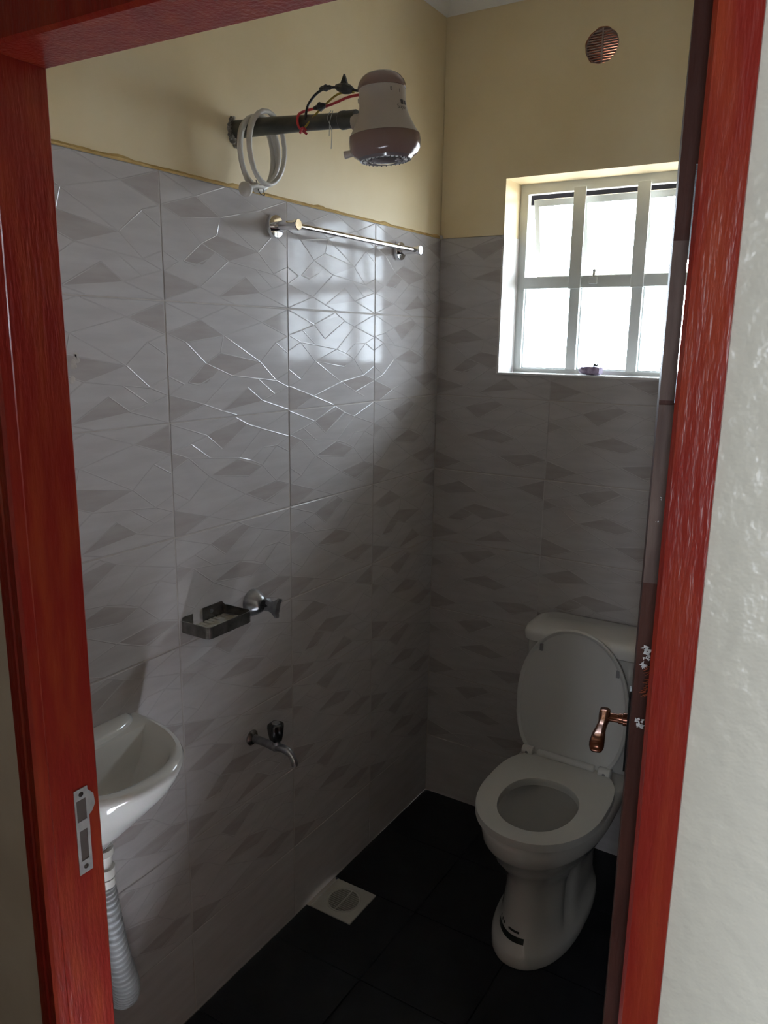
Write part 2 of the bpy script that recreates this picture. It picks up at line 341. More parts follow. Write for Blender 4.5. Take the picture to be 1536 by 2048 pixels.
# ---- back wall with window opening and vent hole
bm = new(); VX, VZ, VR = 0.489, 2.464, 0.047
def wall_piece(x0, x1, z0, z1, y0, mi): bx(bm, x0, x1, y0, 0.2, z0, z1, mi)
wall_piece(0, WX0 - TD, 0, TT, TD, 1); wall_piece(WX1 + TD, XR + 0.12, 0, TT, TD, 1); wall_piece(WX0 - TD, WX1 + TD, 0, WZ0 - TD, TD, 1)
wall_piece(0, WX0 - 0.002, TT, WZ1, 0.0015, 0); wall_piece(WX1 + 0.002, XR + 0.12, TT, WZ1, 0.0015, 0)
q = 0.1
wall_piece(0, XR + 0.12, WZ1, VZ - q, 0.0015, 0); wall_piece(0, XR + 0.12, VZ + q, CH, 0.0015, 0)
wall_piece(0, VX - q, VZ - q, VZ + q, 0.0015, 0); wall_piece(VX + q, XR + 0.12, VZ - q, VZ + q, 0.0015, 0)
N = 48; ring = []
for y in (0.0015, 0.2):
    ci = []; sq = []
    for k in range(N):
        t = 2 * math.pi * k / N; c_, s_ = math.cos(t), math.sin(t); m_ = max(abs(c_), abs(s_)); rr = VR * (1 + 0.02 * math.sin(5 * t) + 0.015 * math.sin(11 * t + 1))
        ci.append(bm.verts.new((VX + rr * c_, y, VZ + rr * s_))); sq.append(bm.verts.new((VX + q * c_ / m_, y, VZ + q * s_ / m_)))
    for k in range(N): bm.faces.new((ci[k], ci[(k + 1) % N], sq[(k + 1) % N], sq[k]))
    ring.append(ci)
for k in range(N): bm.faces.new((ring[0][k], ring[0][(k + 1) % N], ring[1][(k + 1) % N], ring[1][k])).material_index = 2
wb = struct(obj('wall_back', bm, ['cream', 'grout', 'terra']), 'back wall with window, grey tiles below cream paint'); wb['category'] = 'wall'
xcol = [0.0, B0, B0 + 0.4, XR]
VAR_B = {(0, 1): 'P', (0, 3): 'P', (1, 2): 'Q', (1, 4): 'P', (0, 5): 'Q', (1, 3): 'Q'}
for c in range(3):
    for r in range(8):
        zt = TT - 0.25 * r; t0 = max(0.0, 0.25 - zt); des = VAR_B.get((c, r), 'P' if (c + r) % 2 else 'Q') if r < 7 else 'N'
        s1 = (B0 - 0.0005) if c == 0 else (0.4 if c == 1 else 0.4)
        if r == 0:
            if c == 1: continue
            me = tile_mesh(des, 0, WX0, 0, 0.25) if c == 0 else tile_mesh(des, WX1 - xcol[2] + 0.001, 0.4, 0, 0.25)
        elif r == 1:
            tb = WZ0 - (zt - 0.25)
            if c == 0: me = tile_mesh(des, 0, WX0, 0, 0.25, extra=(WX0, 0.4, 0, tb))
            elif c == 1: me = tile_mesh(des, 0, 0.4, 0, tb)
            else: me = tile_mesh(des, WX1 - xcol[2] + 0.001, 0.4, 0, 0.25)
        else: me = tile_mesh(des, 0, 0.4, t0, 0.25)
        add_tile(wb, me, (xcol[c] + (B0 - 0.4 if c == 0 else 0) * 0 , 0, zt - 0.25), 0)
bm = new()
for r in range(1, 8):
    z = TT - 0.25 * r
    if r == 1: bx(bm, 0, WX0, 0.0011, TD, z - .0014, z + .0014); bx(bm, WX1, XR, 0.0011, TD, z - .0014, z + .0014)
    else: bx(bm, 0, XR, 0.0011, TD, z - .0014, z + .0014)
bx(bm, B0 - .0004, B0 + .0022, 0.0012, TD, 0, WZ0); bx(bm, xcol[2] - .0014, xcol[2] + .0014, 0.0012, TD, 0, WZ0)
bx(bm, 0, 0.0016, 0.0004, TD, 0, TT)
obj('grout', bm, 'grout', wb)
# white plain tiles lining the window reveal
bm = bevel((lambda b: (bx(b, WX0 - TD, WX0, -0.0004, 0.118, WZ0, TT), b)[1])(new()), 0.0008, 1); obj('reveal_tile', bm, 'tile_white', wb)
bm = bevel((lambda b: (bx(b, WX1, WX1 + TD, -0.0004, 0.118, WZ0, TT), b)[1])(new()), 0.0008, 1); obj('reveal_tile', bm, 'tile_white', wb)
bm = bevel((lambda b: (bx(b, WX0 - TD, WX1 + TD, -0.003, 0.125, WZ0 - TD, WZ0), b)[1])(new()), 0.0012, 2); obj('sill_tile', bm, 'tile_white', wb)
# terracotta liner of the vent hole
bm = new()
for y, r in ((0.03, VR - 0.004), (0.2, VR - 0.002)): pass
loft(bm, [[(VX + r * math.cos(2 * math.pi * k / 32), y, VZ + r * math.sin(2 * math.pi * k / 32)) for k in range(32)] for y, r in ((0.035, VR + 0.004), (0.035, VR - 0.005), (0.2, VR - 0.005), (0.2, VR + 0.004))], cap0=False, cap1=False)
obj('vent_liner', bm, 'terra', wb)
# lump of filler where the tiling meets in the corner
bm = new(); lathe(bm, (0.004, -0.004, TT + 0.003), (0.7, -0.7, 0.1), [(-0.004, 0.004), (0, 0.0075), (0.004, 0.006), (0.006, 0.001)], 9); obj('filler_lump', bm, 'grout', wb, smooth=60)

# ---- right wall (behind the open door)
bm = new(); bx(bm, XR, XR + 0.12, YF0, 0, 0, TT, 1); bx(bm, XR, XR + 0.12, YF0, 0, TT, CH, 0)
o = struct(obj('wall_right', bm, ['cream', 'tile']), 'right wall behind the open door'); o['category'] = 'wall'

# ---- door wall between bathroom and corridor
FX0, FX1, FZ = 0.272, 1.163, 2.062
bm = new()
bx(bm, -1.6, FX0, YF1, YF0, 0, CH, 0); bx(bm, FX1, 2.4, YF1, YF0, 0, CH, 1); bx(bm, FX0, FX1, YF1, YF0, FZ, CH, 1)
wf = struct(obj('wall_front', bm, ['old_wall', 'white_wall']), 'wall around the doorway, worn beige left and glossy off-white right'); wf['category'] = 'wall'

# ---- corridor behind the camera, with the window that lights it
CW = (1.44, 1.78, 0.85, 2.05)     # tall narrow window at the end of the passage behind the camera
CY = -4.2; CL = -1.6
bm = new(); bx(bm, CL, 2.4, CY, YF1, -0.1, 0); o = struct(obj('floor_corridor', bm, 'corr_floor'), 'corridor floor outside the bathroom'); o['category'] = 'floor'
bm = new(); bx(bm, CL, 2.4, CY, YF1, CH, CH + 0.1); o = struct(obj('ceiling_corridor', bm, 'ceil'), 'corridor ceiling'); o['category'] = 'ceiling'
bm = new()
bx(bm, CL - 0.1, CL, CY, YF1, 0, CH)
o = struct(obj('wall_corridor_left', bm, 'corr_wall'), 'left corridor wall'); o['category'] = 'wall'
bm = new(); bx(bm, 2.4, 2.5, CY, YF1, 0, CH); o = struct(obj('wall_corridor_right', bm, 'corr_wall'), 'right corridor wall'); o['category'] = 'wall'
bm = new()
for a in ((CL - 0.1, CW[0], 0, CH), (CW[1], 2.5, 0, CH), (CW[0], CW[1], 0, CW[2]), (CW[0], CW[1], CW[3], CH)): bx(bm, a[0], a[1], CY - 0.15, CY, a[2], a[3])
o = struct(obj('wall_corridor_back', bm, 'corr_wall'), 'corridor wall with a window behind the camera'); o['category'] = 'wall'
bm = new(); bx(bm, CL, 1.325, -2.95, -2.80, 0, CH); o = struct(obj('wall_corridor_light_block', bm, 'corr_wall'), 'unseen wall behind the camera, added to block window light'); o['category'] = 'wall'  # unseen wall, added to keep the corridor window's light out of the doorway
sky_portal('corridor_window_portal', ((CW[0] + CW[1]) / 2, CY - 0.14, (CW[2] + CW[3]) / 2), (math.pi / 2, 0, 0), CW[1] - CW[0], CW[3] - CW[2])

# ---- outside
bm = new(); bx(bm, -12, 12, 0.2, 25, -0.4, -0.3); o = struct(obj('ground', bm, 'ground'), 'bare ground outside the window'); o['category'] = 'ground'
bm = new(); bx(bm, -2.5, 4, 0.2, 0.80, 2.62, 2.66); bx(bm, -2.5, 4, 0.78, 0.80, 2.19, 2.64)
o = struct(obj('eave', bm, 'eave'), 'dark eave board above the window outside'); o['category'] = 'roof'

# ---- door frame
DL, DR, DS = 0.300, 1.142, 0.012      # rebate faces and depth of the stop
tr = struct(empty('trim_1', (FX0, YF1, 0)), 'glossy red-painted wooden door frame'); tr['category'] = 'door frame'
yb = -1.650; yf = -1.762
def jamb_profile(sign, xr, xo):       # sign +1: left jamb, rebate face towards +x
    s = sign
    groove = [(xr - s * 0.010, yf), (xr - s * 0.008, yf + 0.002), (xr - s * 0.004, yf + 0.002), (xr - s * 0.002, yf)] if s > 0 else []
    return [(xo, yf)] + groove + [(xr + s * (DS - 0.004), yf), (xr + s * DS, yf + 0.004), (xr + s * DS, -1.743), (xr + s * (DS - 0.003), -1.739),
            (xr + s * 0.002, -1.737), (xr, -1.735), (xr, yb - 0.003), (xr - s * 0.003, yb), (xo, yb)]
def jamb(sign, xr, xo):
    b = new(); prof = jamb_profile(sign, xr, xo); zs = [FZ * i / 40 for i in range(41)]
    rings = []
    for z in zs:
        rings.append([(x + 0.0006 * math.sin(z * 9 + y * 30) * (abs(x - xo) > 1e-6), y, z) for x, y in prof])
    loft(b, rings); return b
W('jamb', jamb(1, DL, FX0), 'red', tr, smooth=35); W('jamb', jamb(-1, DR, FX1), 'red', tr, smooth=35)
ZS = 1.988
hp = [(yf, FZ), (yf, ZS - DS + 0.004), (yf + 0.004, ZS - DS), (-1.743, ZS - DS), (-1.739, ZS - DS + 0.003), (-1.737, ZS - 0.002), (-1.735, ZS), (yb - 0.003, ZS), (yb, ZS + 0.003), (yb, FZ)]
bm = new(); prism(bm, [(DL - 0.02, y, z) for y, z in hp], (DR - DL + 0.04, 0, 0)); 
for v in bm.verts: v.co.z -= 0.016 * (v.co.x - 0.30) if v.co.z < FZ - 0.001 else 0
W('header', bm, 'red', tr, smooth=35)
# strike plate on the left jamb
sp = empty('strike_plate', (DL - FX0, 0, 0)); sp.parent = tr; sp.location = (DL - FX0, -1.684 - YF1, 0.905)
bpy.context.view_layer.update()
bm = new(); t = 0.0013
def pl(y0, y1, z0, z1): bx(bm, 0.0, t, y0, y1, z0, z1)
pl(-.012, .012, .058, .076); pl(-.012, -.009, .022, .058); pl(.008, .012, .022, .058); pl(-.012, .012, .006, .022); pl(-.012, -.007, -.046, .006); pl(.007, .012, -.046, .006); pl(-.012, .012, -.068, -.046)
prism(bm, [(0, .012, .070), (0, .022, .058), (0, .024, .040), (0, .018, .030), (0, .012, .026)], (t, 0, 0))
obj('plate', bm, 'plate', sp)
bm = new(); bx(bm, 0.0, 0.0004, -.009, .008, .022, .058); bx(bm, 0.0, 0.0004, -.007, .007, -.046, .006); obj('bolt_hole_shade', bm, 'hole_shade', sp)  # flat dark faces paint the hole shade, the jamb behind stays solid
for z in (.067, -.057):
    bm = new(); lathe(bm, (t, 0, z), (1, 0, 0), [(0, .0042), (.0008, .0038), (.0010, .001)], 14); obj('screw', bm, 'steel', sp, smooth=40)

# ---- door leaf, opened inwards, seen along its hinge edge
dv = Vector((-0.2205, 0.9754, 0)).normalized(); dn = Vector((dv.y, -dv.x, 0))    # along the leaf, and towards its back face
P0 = Vector((1.0925, -1.640, 0)); DLEN = 0.80
dr = struct(empty('door_1', P0), 'brown wooden door standing open, seen edge-on'); dr['category'] = 'door'
def slab(b, s0, s1, th, z0, z1, mi=0):
    c = [dv * s0, dv * s1, dv * s1 + dn * th, dv * s0 + dn * th]; prism(b, [p + Vector((0, 0, z0)) for p in c], (0, 0, z1 - z0), mi)
bm = new(); slab(bm, 0, DLEN, 0.036, 1.80, 1.975, 0); slab(bm, 0, DLEN, 0.0125, 1.605, 1.80, 0); slab(bm, 0.0, DLEN, 0.036, 0.012, 1.605, 0)
lf = obj('leaf', bm, 'leaf', dr)
bm = new(); slab(bm, -0.0015, 0.0, 0.036, 1.44, 1.603, 0); slab(bm, -0.0013, 0.0, 0.0125, 1.607, 1.74, 0); obj('edge_lipping', bm, 'wood', dr)
for z, n, sc in ((1.373, 17, .006), (1.362, 12, .005), (1.300, 22, .0045), (1.52, 3, .0018), (1.499, 4, .0018)):
    bm = new()
    for i in range(n):
        a = random.uniform(0, 6.28); c = -dv * 0.0016 + dn * (0.008 + random.uniform(-.0035, .0035)) + Vector((0, 0, z + random.uniform(-sc, sc)))
        d = dn * math.cos(a) + Vector((0, 0, 1)) * math.sin(a); e = dn * -math.sin(a) + Vector((0, 0, 1)) * math.cos(a)
        L = sc * random.uniform(.25, .7); wd = L * .4
        prism(bm, [c - d * L * .4 + e * wd, c + d * L, c - d * L * .4 - e * wd], -dv * 0.0006)
    obj('paint_splash', bm, 'white_paint', dr)
bm = new()
for i in range(26):
    z = 1.345 + random.uniform(-.018, .014); a = -dv * .001 + dn * (.012 + random.uniform(-.001, .003)) + Vector((0, 0, z)); b_ = a - dn * random.uniform(.002, .006) - dv * .003 + Vector((0, 0, random.uniform(-.004, .002)))
    tube(bm, [a, b_], [0.0005, 0.0002], 4)
o = obj('wood_fibre', bm, 'bristle', dr); o['kind'] = 'stuff'
hd = empty('door_handle', dv * 0.742 + Vector((0, 0, 0.942))); hd.parent = dr
bm = new(); c = [-0.019, 0.019]
prism(bm, [dv * a + Vector((0, 0, z)) for a, z in ((-.019, -.10), (.019, -.10), (.019, .055), (.012, .065), (-.012, .065), (-.019, .055))], -dn * 0.004); obj('backplate', bm, 'black_plastic', hd)
bm = new(); lathe(bm, -dn * 0.003, -dn, [(0, .0125), (.008, .0125), (.009, .0105), (.016, .0105), (.017, .0088), (.036, .0088), (.037, .008), (.046, .008)], 18); obj('neck', bm, 'bronze', hd, smooth=40)
bm = new(); rings = []
for s, dx, dz, hw, hh in ((.012, 0, .002, .009, .010), (.009, 0, .002, .011, .013), (-.008, 0, .002, .011, .013), (-.028, .001, -.001, .0085, .0085), (-.055, .004, -.002, .0095, .009), (-.085, .006, -.003, .0125, .011), (-.108, .007, -.006, .0135, .012), (-.118, .007, -.008, .011, .009), (-.121, .007, -.009, .006, .004)):
    cc = -dn * (0.046 + dx) + dv * s + Vector((0, 0, dz)); rings.append([cc + dn * (hw * math.cos(t)) * (abs(math.cos(t)) ** -0.35 if abs(math.cos(t)) > 1e-3 else 1) + Vector((0, 0, hh * math.sin(t) * (abs(math.sin(t)) ** -0.35 if abs(math.sin(t)) > 1e-3 else 1))) for t in [2 * math.pi * (k + .5) / 20 for k in range(20)]])
loft(bm, rings); obj('lever', bm, 'bronze', hd, smooth=50)

# ---- window
wn = struct(empty('window_1', (WX0, 0.115, WZ0)), 'white steel window with tilted top light and burglar bars'); wn['category'] = 'window'
bm = new(); fy0, fy1 = 0.118, 0.142; fw = 0.026
bx(bm, WX0, WX0 + fw, fy0, fy1, WZ0, WZ1); bx(bm, WX1 - fw, WX1, fy0, fy1, WZ0, WZ1); bx(bm, WX0 + fw, WX1 - fw, fy0, fy1, WZ1 - 0.030, WZ1); bx(bm, WX0 + fw, WX1 - fw, fy0, fy1, WZ0, WZ0 + 0.012)
W('frame', bm, 'win', wn)
ZT = 1.841
bm = new(); bx(bm, WX0 + fw, WX1 - fw, fy0 - 0.004, fy1, ZT - 0.019, ZT + 0.017); W('transom', bevel(bm, .001, 1), 'win', wn)
BX = (0.418, 0.610)
for x in BX:
    bm = new(); bx(bm, x - 0.019, x + 0.019, 0.106, 0.1115, ZT - 0.022, WZ1 - 0.022); W('burglar_bar', bevel(bm, .0008, 1), 'win', wn)
    bm = new(); bx(bm, x - 0.016, x + 0.016, 0.114, 0.142, WZ0 + 0.012, ZT - 0.019); W('mullion', bevel(bm, .001, 1), 'win', wn)
xe = [WX0 + fw, BX[0] - .016, BX[0] + .016, BX[1] - .016, BX[1] + .016, WX1 - fw]
for i in range(3):
    bm = new(); bx(bm, xe[2 * i], xe[2 * i + 1], 0.130, 0.133, WZ0 + 0.012, ZT - 0.019); W('pane', bm, 'glass', wn)
    bm = new(); a, b_ = xe[2 * i], xe[2 * i + 1]; z0, z1 = WZ0 + .012, ZT - .019
    n = 14      # uneven glazing putty
    for (pa, pb) in (((a, z0), (b_, z0)), ((a, z0), (a, z1)), ((b_, z0), (b_, z1))):
        tube(bm, [(pa[0] + (pb[0] - pa[0]) * k / n, 0.134, pa[1] + (pb[1] - pa[1]) * k / n) for k in range(n + 1)], [0.0035 + 0.0022 * random.random() for k in range(n + 1)], 6)
    W('putty', bm, 'win', wn, smooth=60)
# top-hung sash pushed outwards at the bottom
sa = empty('sash', (0, 0, 0)); sa.parent = wn; HZ = WZ1 - 0.044
sa.location = (WX0 + fw + 0.006 - WX0, 0.150 - 0.115, HZ - WZ0); sa.rotation_euler = (math.radians(14), 0, 0)
SW = WX1 - WX0 - 2 * fw - 0.012; SH = HZ - (ZT + 0.006); mx = [BX[0] - WX0 - fw - 0.006, BX[1] - WX0 - fw - 0.006]
bm = new(); bx(bm, 0, 0.016, 0, 0.02, -SH, 0); bx(bm, SW - 0.016, SW, 0, 0.02, -SH, 0); bx(bm, 0.016, SW - 0.016, 0, 0.02, -0.020, 0); bx(bm, 0.016, SW - 0.016, 0, 0.02, -SH, -SH + 0.014)
obj('sash_frame', bm, 'win', sa)
for x in mx: bm = new(); bx(bm, x - 0.009, x + 0.009, 0.001, 0.019, -SH + .014, -0.020); obj('sash_bar', bm, 'win', sa)
xs = [0.016, mx[0] - .009, mx[0] + .009, mx[1] - .009, mx[1] + .009, SW - 0.016]
for i in range(3): bm = new(); bx(bm, xs[2 * i], xs[2 * i + 1], 0.009, 0.012, -SH + .014, -0.020); obj('pane', bm, 'glass', sa)
# peg stay
st = empty('window_stay', (0.475 - WX0, 0.0, ZT - WZ0)); st.parent = wn
bm = new(); bx(bm, -.013, .013, -.006, .002, -.008, .012); obj('bracket', bevel(bm, .001, 1), 'win', st)
bm = new(); tube(bm, [(0, 0, .010), (0, 0.004, .030)], .0045, 10); lathe(bm, (0, 0.004, .026), (0, 0, 1), [(0, .005), (.006, .006), (.010, .003)], 12); obj('peg', bm, 'drain', st, smooth=40)
sky_portal('window_portal', ((WX0 + WX1) / 2, 0.235, (WZ0 + WZ1) / 2), (-math.pi / 2, 0, 0), WX1 - WX0 + 0.02, WZ1 - WZ0 + 0.02)

# ================================================================== things
# ---- toilet
TX = 0.612
to = empty('toilet', (TX, -0.35, 0)); tag(to, 'white ceramic toilet with raised lid and cistern below the window', 'toilet')
def egg(wd, yf_, yb_, z, n=72, pw=2.0, yc=None, pinch=0):   # front rounded, back squarer
    yc = yc if yc is not None else yf_ + (yb_ - yf_) * 0.48; out = []
    for k in range(n):
        t = 2 * math.pi * k / n; s_, c_ = math.sin(t), math.cos(t)
        e = 2.0 / (pw if c_ < 0 else 2.15)
        x = wd * math.copysign(abs(s_) ** e, s_); y = -math.copysign(abs(c_) ** e, c_)
        y = yc + y * ((yc - yf_) if c_ > 0 else (yb_ - yc))
        if pinch: x *= 1 - pinch * math.exp(-((abs(s_) - .93) / .035) ** 2) * (1 if c_ > 0 else 0)
        out.append((TX + x, y, z))
    return out
BODY = [(0.000, .118, -.630, -.13, 3), (.006, .120, -.633, -.13, 3), (.030, .119, -.632, -.13, 3), (.042, .114, -.624, -.13, 3), (.052, .104, -.604, -.13, 3), (.10, .100, -.588, -.13, 3), (.16, .097, -.576, -.125, 3), (.205, .100, -.576, -.11, 3), (.240, .113, -.592, -.09, 3), (.270, .132, -.618, -.07, 3.2),
        (.300, .148, -.642, -.05, 3.5), (.326, .156, -.655, -.04, 3.5), (.332, .164, -.664, -.035, 3.5), (.345, .169, -.672, -.03, 3.5), (.378, .171, -.677, -.03, 3.5), (.392, .169, -.674, -.03, 3.5), (.398, .163, -.667, -.035, 3.5)]
def body_ring(z):
    for a, b in zip(BODY, BODY[1:]):
        if a[0] <= z <= b[0]:
            f = (z - a[0]) / (b[0] - a[0]); return [a[i] + (b[i] - a[i]) * f for i in range(5)]
    return BODY[-1]
bm = new()
outer = [egg(b[1], b[2], b[3], b[0], pw=b[4], pinch=.16 * max(0, min(1, (b[0] - .045) / .04)) * max(0, min(1, (.28 - b[0]) / .08))) for b in BODY]
inner = [egg(wd, a, b, z, pw=2.3, yc=-.49) for z, wd, a, b in ((.398, .122, -.632, -.33), (.392, .117, -.627, -.335), (.36, .113, -.622, -.345), (.30, .098, -.60, -.36), (.24, .072, -.565, -.385), (.205, .045, -.53, -.41), (.19, .02, -.50, -.44))]
loft(bm, outer + inner, cap0=True, cap1=True)
W('bowl', bm, 'ceramic', to, smooth=50)
bm = new(); r = egg(.062, -.555, -.39, .226, pw=2.3, yc=-.475); bm.faces.new([bm.verts.new(p) for p in r]); W('water', bm, 'water', to)
bm = new(); lathe(bm, (TX + .098, -.42, .028), (1, 0, .4), [(-.006, .009), (.001, .009), (.004, .006)], 14); W('bolt_cap', bm, 'pad', to, smooth=40)
# seat ring
def seat_ring(z0):
    prof = [(0.0, .000), (.0, .012), (.004, .018), (.012, .021), (1.0 - .012, .021), (1 - .003, .017), (1.0, .010), (1.0, .000)]
    rings = []
    for f, h in prof:
        o_ = egg(.172, -.683, -.225, 0, pw=3.2, yc=-.45); i_ = egg(.104, -.628, -.368, 0, pw=2.2, yc=-.49)
        g = f if f <= 1 else 1
        rings.append([(a[0] + (b[0] - a[0]) * g, a[1] + (b[1] - a[1]) * g, z0 + h) for a, b in zip(o_, i_)])
    b = new(); R = loft(b, rings, cap0=False, cap1=False)
    n = len(R[0])
    for k in range(n): b.faces.new((R[-1][k], R[-1][(k + 1) % n], R[0][(k + 1) % n], R[0][k]))
    return b
W('seat', seat_ring(.4015), 'seat', to, smooth=50)
# lid, standing up against the cistern
ld = empty('lid', (0, -.235 + .35, .425)); ld.parent = to; ld.rotation_euler = (math.radians(-3), 0, 0)
def lid_outline(ins, n=56):
    out = []
    for k in range(n):
        t = 2 * math.pi * k / n; s_, c_ = math.sin(t), math.cos(t)
        e = 2 / 2.1 if c_ > 0 else 2 / 3.6
        x = (.170 - ins) * math.copysign(abs(s_) ** e, s_); z = math.copysign(abs(c_) ** e, c_)
        z = .175 + z * ((.232 if c_ > 0 else .205) - ins); x *= 1 - .10 * max(0, (.12 - z)) / .15 if z < .12 else 1
        out.append((x - 0.008, z))
    return out
bm = new()
rings = [[(x, -y, z) for x, z in lid_outline(i)] for i, y in ((.018, .004), (.012, .004), (.008, .0085), (.003, .0095), (0, .006), (0, -.002), (.006, -.010), (.03, -.015), (.08, -.017))]
loft(bm, rings); obj('lid_panel', bm, 'lid', ld, smooth=40)
for x, z in ((-.112, .335), (.120, .305)):
    bm = new(); bx(bm, x - .005, x + .005, -.0095, -.003, z - .011, z + .011); obj('bumper', bevel(bm, .0015, 2), 'pad', ld)
hg = empty('hinge', (-.008, -.245 + .35, .427)); hg.parent = to
bm = new(); lathe(bm, (-.088, 0, 0), (1, 0, 0), [(0, .009), (.002, .0112), (.174, .0112), (.176, .009)], 20); obj('hinge_bar', bm, 'seat', hg, smooth=40)
for s in (-1, 1):
    bm = new(); lathe(bm, (s * .100, 0, -.002), (s, 0, 0), [(0, .013), (.002, .0155), (.034, .0155), (.037, .012)], 20); obj('hinge_knuckle', bm, 'seat', hg, smooth=40)
    bm = new(); lathe(bm, (s * .119, -.0152, -.002), (0, -1, 0), [(0, .005), (.0010, .004)], 12); obj('hinge_screw', bm, 'pad', hg, smooth=40)
# cistern
ct = empty('cistern', (0, -.10 + .35, .40)); ct.parent = to
def rrect(x0, x1, y0, y1, z, r, n=6):
    out = []
    for cx, cy, a0 in ((x1 - r, y1 - r, 0), (x0 + r, y1 - r, 90), (x0 + r, y0 + r, 180), (x1 - r, y0 + r, 270)):
        for k in range(n + 1):
            a = math.radians(a0 + 90 * k / n); out.append((cx + r * math.cos(a), cy + r * math.sin(a), z))
    return out
bm = new(); loft(bm, [rrect(-.165, .165, -.085, .088, 0, .03), rrect(-.172, .172, -.090, .088, .03, .035), rrect(-.178, .178, -.094, .09, .36, .04)]); obj('tank', bm, 'ceramic', ct, smooth=40)
bm = new(); loft(bm, [rrect(-.180, .180, -.096, .092, .362, .04), rrect(-.188, .188, -.104, .092, .366, .045), rrect(-.190, .190, -.106, .092, .386, .048), rrect(-.184, .184, -.100, .090, .400, .05), rrect(-.168, .168, -.086, .080, .407, .05)]); obj('tank_lid', bm, 'ceramic', ct, smooth=40)
# printed sticker on the pedestal front
def body_pt(t, z, off):
    zz, wd, yf_, yb_, pw = body_ring(z); n = 720; r = egg(wd, yf_, yb_, z, n=n, pw=pw); p = Vector(r[int(round(t / 360 * n)) % n]); c = Vector((TX, yf_ + (yb_ - yf_) * .48, z)); return p + (p - c).normalized() * off
def patch(t0, t1, z0, z1, off=.0012, n=10, m=3):
    b = new(); g = [[b.verts.new(body_pt(t0 + (t1 - t0) * i / n, z0 + (z1 - z0) * j / m, off)) for i in range(n + 1)] for j in range(m + 1)]
    for j in range(m):
        for i in range(n): b.faces.new((g[j][i], g[j][i + 1], g[j + 1][i + 1], g[j + 1][i]))
    return b
sk = empty('sticker', (0, -.25, .06)); sk.parent = to
def addp(nm, *a):
    o = W(nm, patch(*a), 'sticker', sk); return o
addp('sticker_band', -42, 10, .056, .072)
for i in range(3): addp('sticker_icon', -39 + i * 6, -36 + i * 6, .079, .087)
addp('sticker_text', -15, 2, .080, .086)
for o in list(sk.children): pass

# ---- wash basin on the left wall
BY, BZ = -1.485, 0.872
ba = empty('wash_basin', (0, BY, BZ)); tag(ba, 'small white ceramic wash basin on the left wall beside the doorway', 'basin')
def dshape(dep, hw, z, x0=0.001, n=40, p=2.3):
    out = []
    for k in range(n + 1):
        t = math.pi * (k / n) - math.pi / 2; out.append((x0 + dep * max(0.0, math.cos(t)) ** (2 / p), hw * math.copysign(abs(math.sin(t)) ** (2 / p), math.sin(t)), z))
    return out
bm = new()
rings = [dshape(.085, .055, -.20), dshape(.12, .085, -.16), dshape(.18, .125, -.10), dshape(.225, .150, -.05), dshape(.242, .160, -.018), dshape(.245, .162, -.006), dshape(.241, .159, .001), dshape(.230, .152, .003),
         dshape(.160, .140, -.002, .055), dshape(.150, .132, -.010, .058), dshape(.125, .115, -.06, .062), dshape(.085, .080, -.105, .07), dshape(.03, .03, -.118, .085)]
loft(bm, rings); obj('bowl', bm, 'ceramic', ba, smooth=50)
bm = new(); loft(bm, [dshape(.050, .145, -.004), dshape(.047, .142, .006), dshape(.040, .134, .010), dshape(.02, .11, .011)]); obj('back_ledge', bm, 'ceramic', ba, smooth=50)
bm = new(); lathe(bm, (.098, 0, -.117), (0, 0, 1), [(0, .018), (.002, .018), (.003, .012), (-.002, .010)], 20, cap=False); obj('waste_ring', bm, 'chrome', ba, smooth=40)
bm = new(); lathe(bm, (.075, 0, -.20), (0, 0, -1), [(0, .020), (.012, .022), (.02, .016), (.04, .016), (.042, .021), (.062, .021), (.064, .017)], 20); obj('waste_outlet', bm, 'cable', ba, smooth=40)
# ---- corrugated waste hose
ho = empty('waste_hose', (0.075, BY, 0.61)); tag(ho, 'grey corrugated waste hose hanging from the wash basin', 'hose')
path = spline([(.075, BY, .606), (.073, BY + .004, .56), (.066, BY + .016, .47), (.054, BY + .034, .38), (.044, BY + .055, .30), (.026, BY + .066, .255), (.004, BY + .07, .245)], 34)
rs = []
for i in range(len(path)):
    f = i / (len(path) - 1); rs.append((.0155 + .014 * min(1, f * 1.25) ** 0.8) * (1 + .10 * math.sin(i * 2 * math.pi / 6)))
bm = new(); tube(bm, path, rs, 18); W('corrugated_tube', bm, 'hose', ho, smooth=70)
bm = new(); tube(bm, [(.075, BY, .607), (.075, BY, .590)], .0205, 18); W('collar', bm, 'cable', ho, smooth=40)

# ---- electric shower on its pipe
SX, SY, SZ = 0.385, -0.962, 1.995
sh = empty('electric_shower', (0, SY, 2.10)); tag(sh, 'electric shower head on a grey pipe from the left wall', 'shower')
hdm = empty('shower_head', (SX, 0, SZ - 2.10)); hdm.parent = sh; hdm.rotation_euler = (math.radians(3), math.radians(-3), 0)
bm = new(); lathe(bm, (0, 0, 0), (0, 0, 1), [(.047, .0675), (.050, .066), (.060, .060), (.075, .0525), (.088, .0475), (.100, .0455), (.130, .0448)], 48); obj('body', bm, 'sh_body', hdm, smooth=40)
bm = new(); lathe(bm, (0, 0, 0), (0, 0, 1), [(.1295, .0465), (.134, .0465), (.142, .044), (.150, .038), (.1555, .030), (.159, .018), (.160, .004)], 48); obj('top_cap', bm, 'sh_brown', hdm, smooth=60)
bm = new(); lathe(bm, (0, 0, 0), (0, 0, 1), [(.0475, .0665), (.046, .0690), (.036, .0700), (.022, .0685), (.012, .062), (.006, .052), (.005, .050)], 48); obj('lower_band', bm, 'sh_brown', hdm, smooth=50)
